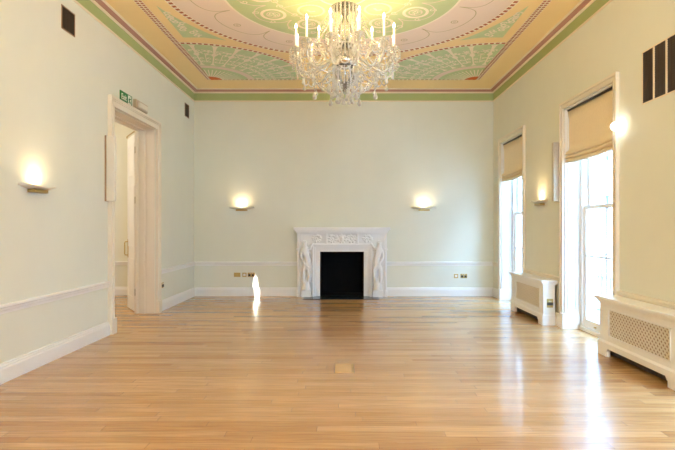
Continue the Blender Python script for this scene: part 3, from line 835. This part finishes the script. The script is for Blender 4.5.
# ------------------------------------------------------------------ vents
def vent(loc, n, w, h, label, light=False, slat=.018, group='brown wall vents'):
    root = tag(empty('wall_vent', loc), label, 'vent', group); root.rotation_euler = (0, 0, n)
    def ch(b, name, m, **k): o = b.build(name, m, None, **k); o.parent = root; return o
    b = MB(); f = .012
    b.box(-w / 2 - f, w / 2 + f, -.008, 0, h / 2, h / 2 + f); b.box(-w / 2 - f, w / 2 + f, -.008, 0, -h / 2 - f, -h / 2)
    b.box(-w / 2 - f, -w / 2, -.008, 0, -h / 2, h / 2); b.box(w / 2, w / 2 + f, -.008, 0, -h / 2, h / 2)
    ch(b, 'vent_frame', M['bead'] if light else M['ventframe'])
    b = MB(); b.box(-w / 2, w / 2, -.002, 0, -h / 2, h / 2); ch(b, 'backing', M['dark'])
    b = MB(); z = -h / 2 + .004
    while z < h / 2 - .006:
        b.prism([(-.006, z), (-.002, z + slat * .55), (-.002, z + slat * .55 + .003), (-.006, z + .004)], 0, -w / 2, w / 2)
        z += slat
    k = -w / 2 + .05
    while k < w / 2 - .02: b.box(k, k + .004, -.0065, -.002, -h / 2, h / 2); k += .06
    ch(b, 'grille', M['vent'])
vent((XL, 5.45, 3.615), PI / 2, .24, .23, 'square brown vent high on the left wall near the top left')
vent((XL, 9.54, 3.60), PI / 2, .22, .23, 'small brown vent high on the left wall near the far corner')
for k, (yc, lb_) in enumerate(((4.895, 'dark brown vent panel on the right wall, farthest of the row of three'), (4.705, 'dark brown vent panel on the right wall, middle of the row of three'), (4.515, 'dark brown vent panel on the right wall, cut by the photo edge'))):
    vent((XR, yc, 2.85), -PI / 2, .165, .50, lb_, True, .022, 'tall brown vent panels')

# ------------------------------------------------------------------ exit sign and emergency light
def exit_sign():
    y0, y1, z0, z1 = 6.70, 7.065, 3.068, 3.213
    root = tag(empty('exit_sign', (XL, (y0 + y1) / 2, z0)), 'green exit sign with running figure above the doorway', 'sign')
    b = MB(); b.box(XL, XL + .012, y0, y1, z0, z1); b.build('sign_board', M['exitgreen'], root)
    cu = bpy.data.curves.new('t', 'FONT'); cu.body = 'Exit'; cu.size = .105; cu.extrude = .0008; cu.offset = .0022
    to = bpy.data.objects.new('t', cu); COL.objects.link(to); bpy.context.view_layer.update()
    me = bpy.data.meshes.new_from_object(to); bpy.data.objects.remove(to)
    o = bpy.data.objects.new('lettering', me); COL.objects.link(o); me.materials.clear(); me.materials.append(M['signwhite'])
    # text runs from near (low y) to far (high y) on the left wall seen from the room
    R3 = Matrix(((0, 0, 1, 0), (1, 0, 0, 0), (0, 1, 0, 0), (0, 0, 0, 1)))
    o.matrix_basis = Matrix.Translation((XL + .0135, y0 + .022, z0 + .038)) @ R3
    bpy.context.view_layer.update(); mw = o.matrix_world.copy(); o.parent = root; o.matrix_parent_inverse = root.matrix_basis.inverted(); o.matrix_basis = mw
    # pictogram: pale doorway panel with a green running figure
    b = MB(); b.box(XL + .012, XL + .0135, y0 + .232, y1 - .03, z0 + .012, z1 - .012); b.build('pictogram_panel', M['signwhite'], root)
    b = MB(); X_ = XL + .015; yc, zc = y0 + .283, z0 + .07
    def pt(u, v): return (X_, yc + u, zc + v)
    b.ball(pt(.006, .045), .010, 8, 6, (.3, 1, 1))
    for pts in (((.0, .03), (-.008, -.005)), ((-.008, -.005), (.016, -.022), (.010, -.045)), ((-.008, -.005), (-.014, -.028), (-.034, -.036)), ((.0, .026), (.02, .016), (.028, .028)), ((.0, .026), (-.02, .018), (-.026, .0))):
        b.tube([pt(*p) for p in pts], .0055, 6)
    b.build('running_figure', M['exitgreen'], root)
exit_sign()
def emergency_light():
    y0, y1, z0, z1 = 7.12, 7.54, 3.08, 3.20
    root = tag(empty('emergency_light', (XL, (y0 + y1) / 2, z0)), 'beige plastic bulkhead emergency light above the doorway beside the exit sign', 'light')
    b = MB(); b.box(XL, XL + .05, y0, y1, z0, z1); b.build('housing', M['plastic'], root, bevel=.008)
    b = MB(); b.box(XL + .05, XL + .075, y0 + .05, y1 - .05, z0 + .015, z1 - .03); b.build('diffuser', M['diffuser'], root, bevel=.01)
emergency_light()

# ------------------------------------------------------------------ column speakers
def column(x0, x1, xbk, y0, y1, z0, z1, label, m1, m2):
    root = tag(empty('column_speaker', ((x0 + x1) / 2, y0, z0)), label, 'speaker', 'slim column speakers')
    b = MB(); b.box(x0, x1, y0, y1, z0, z1); b.build('cabinet', m1, root, bevel=.004)
    b = MB(); b.box(x0, xbk, y0 - .004, y1, z0 - .004, z1 + .004) ; tag(b.build('mounting_strip', m2, root), 'strip against the wall')
    s = 1 if xbk < x0 else -1
    b = MB(); xf = x1
    b.box(min(xf, xf + s * .004), max(xf, xf + s * .004), y0 + .012, y1 - .012, z0 + .02, z1 - .02); b.build('speaker_grille', m1, root)
column(-3.0, -2.900, -3.02, 6.285, 6.345, 1.70, 2.52, 'slim white column speaker on the left wall before the doorway', M['pale'], M['ventframe'])
column(2.945, 2.868, 2.97, 6.862, 6.94, 1.73, 2.54, 'slim grey column speaker on the right wall between the windows', M['grey'], M['pale'])

# ------------------------------------------------------------------ floor socket lid
root = tag(empty('floor_socket', (0, 4.85, 0)), 'flush wooden floor socket lid with brass edge in the middle of the floor', 'floor socket')
MB().box(-.097, .066, 4.69, 5.0, .0005, .004).build('lid', M['wood'], root)
MB().box(.068, .088, 4.69, 5.0, .0005, .004).build('brass_strip', M['brass'], root)
b = MB()
b.box(-.102, -.098, 4.686, 5.004, .0005, .003); b.box(-.102, .092, 5.001, 5.006, .0005, .003); b.box(.0885, .092, 4.686, 5.0, .0005, .003)
b.build('edge_trim', M['dark'], root)

# ------------------------------------------------------------------ glowing ball added for an unexplained glare at the blind edge
root = tag(empty('glare_spot', (XR - .045, 5.365, 2.45)), 'made-up glowing ball for the glare at the edge of the near window blind', 'light')
b = MB(); b.ball((XR - .07, 5.365, 2.45), .047, 12, 8); b.build('bulb', M['glare'], root)  # ball glows in place of the glare, no real bulb known
b = MB(); b.tube([(XR - .032, 5.365, 2.45), (XR - .05, 5.365, 2.45)], .02, 10); b.build('glare_mount', M['silver'], root)

# ------------------------------------------------------------------ chandelier
def chandelier():
    cx, cy = 0.0, 5.92
    root = tag(empty('chandelier', (cx, cy, 2.8)), 'large crystal chandelier with lit candles hanging from the ceiling', 'chandelier')
    # stem
    b = MB(); b.tube([(cx, cy, 4.12), (cx, cy, 2.95)], .012, 8)
    b.lathe([(0, 4.129), (.07, 4.129), (.075, 4.115), (.04, 4.09), (.02, 4.07), (0, 4.07)], (cx, cy, 0), 20); b.build('stem', M['silver'], root)
    b = MB()
    b.lathe([(.012, 4.02), (.04, 4.0), (.065, 3.95), (.05, 3.9), (.025, 3.86), (.035, 3.82), (.07, 3.76), (.085, 3.68), (.06, 3.60), (.03, 3.56), (.03, 3.50), (.06, 3.46), (.08, 3.40), (.05, 3.36), (.03, 3.34)], (cx, cy, 0), 20)
    b.build('glass_shaft', M['crystal2'], root)
    b = MB(); b.lathe([(0, 3.245), (.06, 3.25), (.11, 3.265), (.145, 3.295), (.155, 3.335), (.15, 3.35), (.10, 3.345), (.08, 3.33), (0, 3.33)], (cx, cy, 0), 24)
    b.build('receiver_bowl', M['silver'], root)
    b = MB(); b.lathe([(.125, 3.25), (.13, 3.2), (.11, 3.12), (.07, 3.04), (.03, 2.99), (.035, 2.96), (.0, 2.93)], (cx, cy, 0), 20); b.build('glass_bowl', M['crystal2'], root)
    rd = random.Random(11)
    flames = []
    # canopies (glass dishes) with drops along rims
    drops = []; 
    def dish(r, z, name='glass_canopy'):
        b = MB(); n = 24
        b.lathe([(.02, z + .02), (r * .5, z + .012), (r * .85, z), (r, z - .014), (r * .98, z - .018), (r * .8, z - .006), (.02, z + .012)], (cx, cy, 0), n)
        b.build(name, M['crystal2'], root)
    dish(.17, 3.98); dish(.13, 3.52); 
    def arm_set(N, off, r1, zc, dip, candle, zstart):
        for k in range(N):
            a = off + 2 * PI * k / N + rd.uniform(-.04, .04); ca, sa = math.sin(a), -math.cos(a)
            rr = r1 * rd.uniform(.97, 1.03); zz = zc + rd.uniform(-.012, .012)
            def Q(r, z): return (cx + ca * r, cy + sa * r, z)
            pts = []
            if N == 12:
                for r_, z_ in ((.11, 3.30), (.16, 3.335), (.21, 3.335), (.27, 3.29), (.33, 3.23), (.39, 3.185), (.45, 3.165), (.51, 3.175), (.56, 3.21), (.59, 3.27), (.60, 3.34), (.60, 3.40)):
                    pts.append(Q(r_ * rr / .60, z_ + zz - zc))
            for i in range(15 if N != 12 else 0):
                t = i / 14; r = .11 + (rr - .11) * (t ** .9)
                z = zstart + (zz - .03 - zstart) * t ** 2.2 - dip * math.sin(PI * t) * (.7 + .3 * math.cos(PI * t)) + .07 * math.sin(PI * min(1, t * 2.5)) * (1 - t)
                pts.append(Q(r, z))
            pts[-1] = Q(rr, zz - .03)
            b = MB(); b.tube(pts, .0125, 7); arm = b.build('arm', M['crystal'], root)
            # drip pan and candle cup
            b = MB(); c = Q(rr, zz)
            b.lathe([(.004, -.04), (.016, -.03), (.02, -.02), (.012, -.012), (.05, .0), (.058, .006), (.05, .007), (.012, -.002)], c, 14)
            b.build('drip_pan', M['crystal'], arm)
            b = MB(); b.lathe([(.006, 0), (.016, .01), (.019, .03), (.014, .034), (0, .034)], c, 10); b.build('candle_cup', M['silver'], arm)
            b = MB(); b.lathe([(0, .03), (.0125, .03), (.0115, candle), (.004, candle + .004), (0, candle + .004)], c, 10); cd = b.build('candle', M['wax'], root)
            b = MB(); f0 = candle + .004
            b.lathe([(0, f0), (.009, f0 + .010), (.0135, f0 + .024), (.008, f0 + .042), (.003, f0 + .058), (0, f0 + .064)], c, 8); b.build('flame', M['flame'], cd)
            flames.append((c[0], c[1], c[2] + f0 + .02))
            # drops under the pan
            for j in range(4 if N == 12 else 1):
                t = j * PI / 2 + k
                p = (c[0] + .052 * math.cos(t), c[1] + .052 * math.sin(t), c[2] + .004); drops.append((p, rd.uniform(.06, .16)))
            if N == 12: drops.append((pts[7], .09)); drops.append((pts[5], .06))
    arm_set(12, PI / 12, .60, 3.43, .13, .225, 3.30)
    arm_set(6, PI / 6, .31, 3.52, .06, .16, 3.36)
    # pear drops: chain of beads and a drop
    def drop(p, ln, big=1.0):
        b = MB(); x, y, z = p; zz = z
        n = max(1, int(ln / .028))
        for i in range(n): b.octa((x, y, zz - .012), .010, .013); zz -= .026
        w = .022 * big; h = .078 * big
        b.lathe([(0, zz), (w * .3, zz - h * .15), (w * .8, zz - h * .5), (w, zz - h * .72), (w * .75, zz - h * .9), (0, zz - h)], (x, y, 0), 6, smooth=False)
        b.build('crystal_drop', M['crystal'], root)
    for p, ln in drops[:70]: drop(p, ln)
    for k in range(14):
        a = 2 * PI * k / 14; r = .15; drop((cx + r * math.cos(a), cy + r * math.sin(a), 3.06 + .04 * math.sin(k * 2.3)), .10, 1.15)
    for k in range(8):
        a = 2 * PI * k / 8 + .2; r = .09; drop((cx + r * math.cos(a), cy + r * math.sin(a), 2.98), .06, 1.2)
    for k in range(6):
        a = 2 * PI * k / 6; r = .36; drop((cx + r * math.cos(a), cy + r * math.sin(a), 3.16), .20, 1.3)
    # bead strings
    def string(p0, p1, sag, n, rb, b):
        for i in range(n + 1):
            t = i / n; x = p0[0] + (p1[0] - p0[0]) * t; y = p0[1] + (p1[1] - p0[1]) * t; z = p0[2] + (p1[2] - p0[2]) * t - sag * 4 * t * (1 - t)
            b.octa((x, y, z), rb, rb * 1.15)
    def C(r, a, z): return (cx + r * math.sin(a), cy - r * math.cos(a), z)
    def st(name, *args):
        b = MB(); string(*args, b); b.build(name, M['crystal'], root)
    for k in range(12):
        a = PI / 12 + 2 * PI * k / 12; a2 = a + 2 * PI / 12
        st('swag_string', C(.585, a, 3.40), C(.585, a2, 3.40), .27, 26, .0105)
        st('lower_swag_string', C(.50, a, 3.24), C(.50, a2, 3.24), .14, 18, .010)
        st('tent_string', C(.16, a, 3.96), C(.585, a, 3.42), .16, 30, .0105)
        st('basket_string', C(.13, a, 3.24), C(.40, a, 3.16), .05, 14, .0105)
        st('bag_string', C(.40, a, 3.16), C(.08, a, 2.92), .05, 18, .0105)
        st('fringe_string', C(.13, a + .2, 3.24), C(.15, a + .2, 3.04), .0, 12, .011)
        st('inner_string', C(.31, a + .26, 3.50), C(.60, a, 3.42), .12, 18, .010)
        st('upper_string', C(.13, a, 3.52), C(.31, a, 3.50), .08, 12, .010)
        b = MB()
        for q in range(8):
            t = q * PI / 4; p = C(.60, a, 3.425); n_ = 3 + (q * 5 + k) % 5
            for i in range(n_): b.octa((p[0] + .056 * math.cos(t), p[1] + .056 * math.sin(t), p[2] - .008 - i * .026), .011, .013)
        b.build('pan_fringe', M['crystal'], root)
        st('arm_string', C(.30, a, 3.22), C(.58, a, 3.40), .10, 16, .011)
    for k in range(20):
        a = 2 * PI * k / 20; st('column_string', C(.16, a, 3.97), C(.15, a, 3.53), -.02, 24, .012)
        st('waist_string', C(.12, a, 3.52), C(.16, a, 3.38), 0, 8, .012)
    return flames
FL = chandelier()
CH_W = 1.25
for i, p in enumerate(FL):
    ld = bpy.data.lights.new('candle_light', 'POINT'); ld.energy = CH_W; ld.color = (1, .68, .33); ld.shadow_soft_size = .02
    lo = bpy.data.objects.new('candle_light', ld); COL.objects.link(lo); lo.location = (p[0], p[1], p[2] + .02)

# ------------------------------------------------------------------ outdoors
def outdoors():
    XS = 15.0
    struct(MB().box(XR + WT + .9, 40, -30, 45, -3.2, -3.0).build('street', M['road']), 'pale street below the windows', 'street')
    root = tag(empty('street_house', (XS, 12, -3)), 'pale stone terrace across the street seen through the windows', 'building')
    b = MB(); b.box(XS, XS + 6, -20, 44, -3, 13)
    for z in (-.1, 4.1, 8.2, 12.6): b.box(XS - .25, XS, -20, 44, z, z + .3)
    b.build('facade', M['stone'], root)
    for yy in range(-17, 43, 3):
        for z in (-2.2, 1.0, 5.2, 9.2):
            if yy < 2: continue
            f = MB(); w = .62; h = 2.2
            f.box(XS - .12, XS, yy - w - .15, yy - w, z - .1, z + h + .15); f.box(XS - .12, XS, yy + w, yy + w + .15, z - .1, z + h + .15)
            f.box(XS - .12, XS, yy - w, yy + w, z + h, z + h + .15); f.box(XS - .18, XS, yy - w - .2, yy + w + .2, z - .15, z - .02)
            f.box(XS - .05, XS, yy - .03, yy + .03, z, z + h); f.box(XS - .05, XS, yy - w, yy + w, z + h * .48, z + h * .52)
            fo = f.build('window', M['stone'], root)
            g = MB(); g.box(XS - .02, XS, yy - w, yy + w, z, z + h); g.build('pane', M['outglass'], fo)
    # balcony with iron railing
    struct(MB().box(XR + WT, XR + WT + .95, 1, 11, -.2, -.06).build('balcony_slab', M['stone']), 'stone balcony slab outside the windows', 'balcony')
    r = tag(empty('balcony_railing', (XR + WT + .75, 6, -.06)), 'iron balcony railing with finials outside the windows', 'railing')
    X_ = XR + WT + .75
    b = MB(); b.box(X_ - .015, X_ + .015, 1.2, 10.8, .56, .585); b.box(X_ - .015, X_ + .015, 1.2, 10.8, .02, .045); b.build('rail', M['iron'], r)
    k = 1.3; i = 0
    while k < 10.8:
        b = MB(); b.tube([(X_, k, -.06), (X_, k, .6)], .009, 6)
        if i % 3 == 0:
            b.lathe([(.012, .6), (.03, .62), (.012, .64), (.028, .67), (.03, .69), (.012, .72), (.004, .75), (0, .76)], (X_, k, 0), 8); b.box(X_ - .02, X_ + .02, k - .02, k + .02, -.06, .6)
        b.build('baluster', M['iron'], r); k += .125; i += 1
outdoors()

# ------------------------------------------------------------------ light
W_ = bpy.data.worlds.new('sky'); S.world = W_; W_.use_nodes = True; nt = W_.node_tree
bg = nt.nodes['Background']; tc = nt.nodes.new('ShaderNodeTexCoord'); sp = nt.nodes.new('ShaderNodeSeparateXYZ')
cr = nt.nodes.new('ShaderNodeValToRGB'); cr.color_ramp.elements[0].position = 0.0; cr.color_ramp.elements[0].color = (0.42, 0.69, 1.0, 1)
cr.color_ramp.elements[1].position = 0.8; cr.color_ramp.elements[1].color = (0.36, 0.62, 1.0, 1)
nt.links.new(tc.outputs['Generated'], sp.inputs[0]); nt.links.new(sp.outputs['Z'], cr.inputs['Fac']); nt.links.new(cr.outputs['Color'], bg.inputs['Color'])
bg.inputs['Strength'].default_value = 12.5
for (a, b_) in WINS:
    ld = bpy.data.lights.new('daylight_portal', 'AREA'); ld.shape = 'RECTANGLE'; ld.size = WZ; ld.size_y = b_ - a - 2 * AR
    ld.cycles.is_portal = True
    lo = bpy.data.objects.new('daylight_portal', ld); COL.objects.link(lo); lo.location = (XR + WT + .02, (a + b_) / 2, WZ / 2)
    lo.rotation_euler = (0, PI / 2, 0)
for (a, b_) in FW:
    ld = bpy.data.lights.new('daylight_portal', 'AREA'); ld.shape = 'RECTANGLE'; ld.size = b_ - a; ld.size_y = 2.6; ld.cycles.is_portal = True
    lo = bpy.data.objects.new('daylight_portal', ld); COL.objects.link(lo); lo.location = ((a + b_) / 2, YF - .32, 1.8); lo.rotation_euler = (PI / 2, 0, 0)
# sun from over our own roof, lighting the terrace opposite
sd = bpy.data.lights.new('sun', 'SUN'); sd.energy = 1.2; sd.angle = .01; sd.color = (1, .95, .88)
so = bpy.data.objects.new('sun', sd); COL.objects.link(so); so.location = (-5, 0, 20)
so.rotation_euler = Vector((.68, .28, -.68)).to_track_quat('-Z', 'Y').to_euler()
# unseen spot lamp added outdoors, squeezed narrow to make the far wall's sun patch
src = Vector((9.0, 1.25, 2.50)); dst = Vector((-1.79, 10, .14))
ld = bpy.data.lights.new('added_patch_spot', 'SPOT'); ld.energy = 30000; ld.color = (1, .97, .9); ld.spot_size = math.radians(2.3); ld.spot_blend = .25; ld.shadow_soft_size = .01
lo = bpy.data.objects.new('added_patch_spot', ld); COL.objects.link(lo); lo.location = src
lo.rotation_euler = (dst - src).to_track_quat('-Z', 'Y').to_euler(); lo.scale = (.12, 1, 1)
# unseen fill light added to brighten the next room
ld = bpy.data.lights.new('next_room_fill', 'POINT'); ld.energy = 60; ld.color = (1, .95, .86); ld.shadow_soft_size = .25
lo = bpy.data.objects.new('next_room_fill', ld); COL.objects.link(lo); lo.location = (-6.0, 7.2, 3.2)

# ------------------------------------------------------------------ camera & view
cd = bpy.data.cameras.new('camera'); cam = bpy.data.objects.new('camera', cd); COL.objects.link(cam)
cam.location = (0, 0, 1.36); cam.rotation_euler = (PI / 2, 0, 0)
cd.sensor_width = 36; cd.lens = 500 / 675 * 36; cd.shift_x = -7.5 / 675; cd.shift_y = 3 / 675; cd.clip_start = .05; cd.clip_end = 200
S.camera = cam
S.view_settings.view_transform = 'Standard'; S.view_settings.look = 'None'; S.view_settings.gamma = 1; S.view_settings.exposure = 1.6
S.view_settings.use_curve_mapping = False
c = S.cycles
c.max_bounces = 10; c.diffuse_bounces = 6; c.glossy_bounces = 4; c.transparent_max_bounces = 24; c.transmission_bounces = 6
c.sample_clamp_indirect = 6; c.caustics_reflective = False; c.caustics_refractive = False
c.use_denoising = True
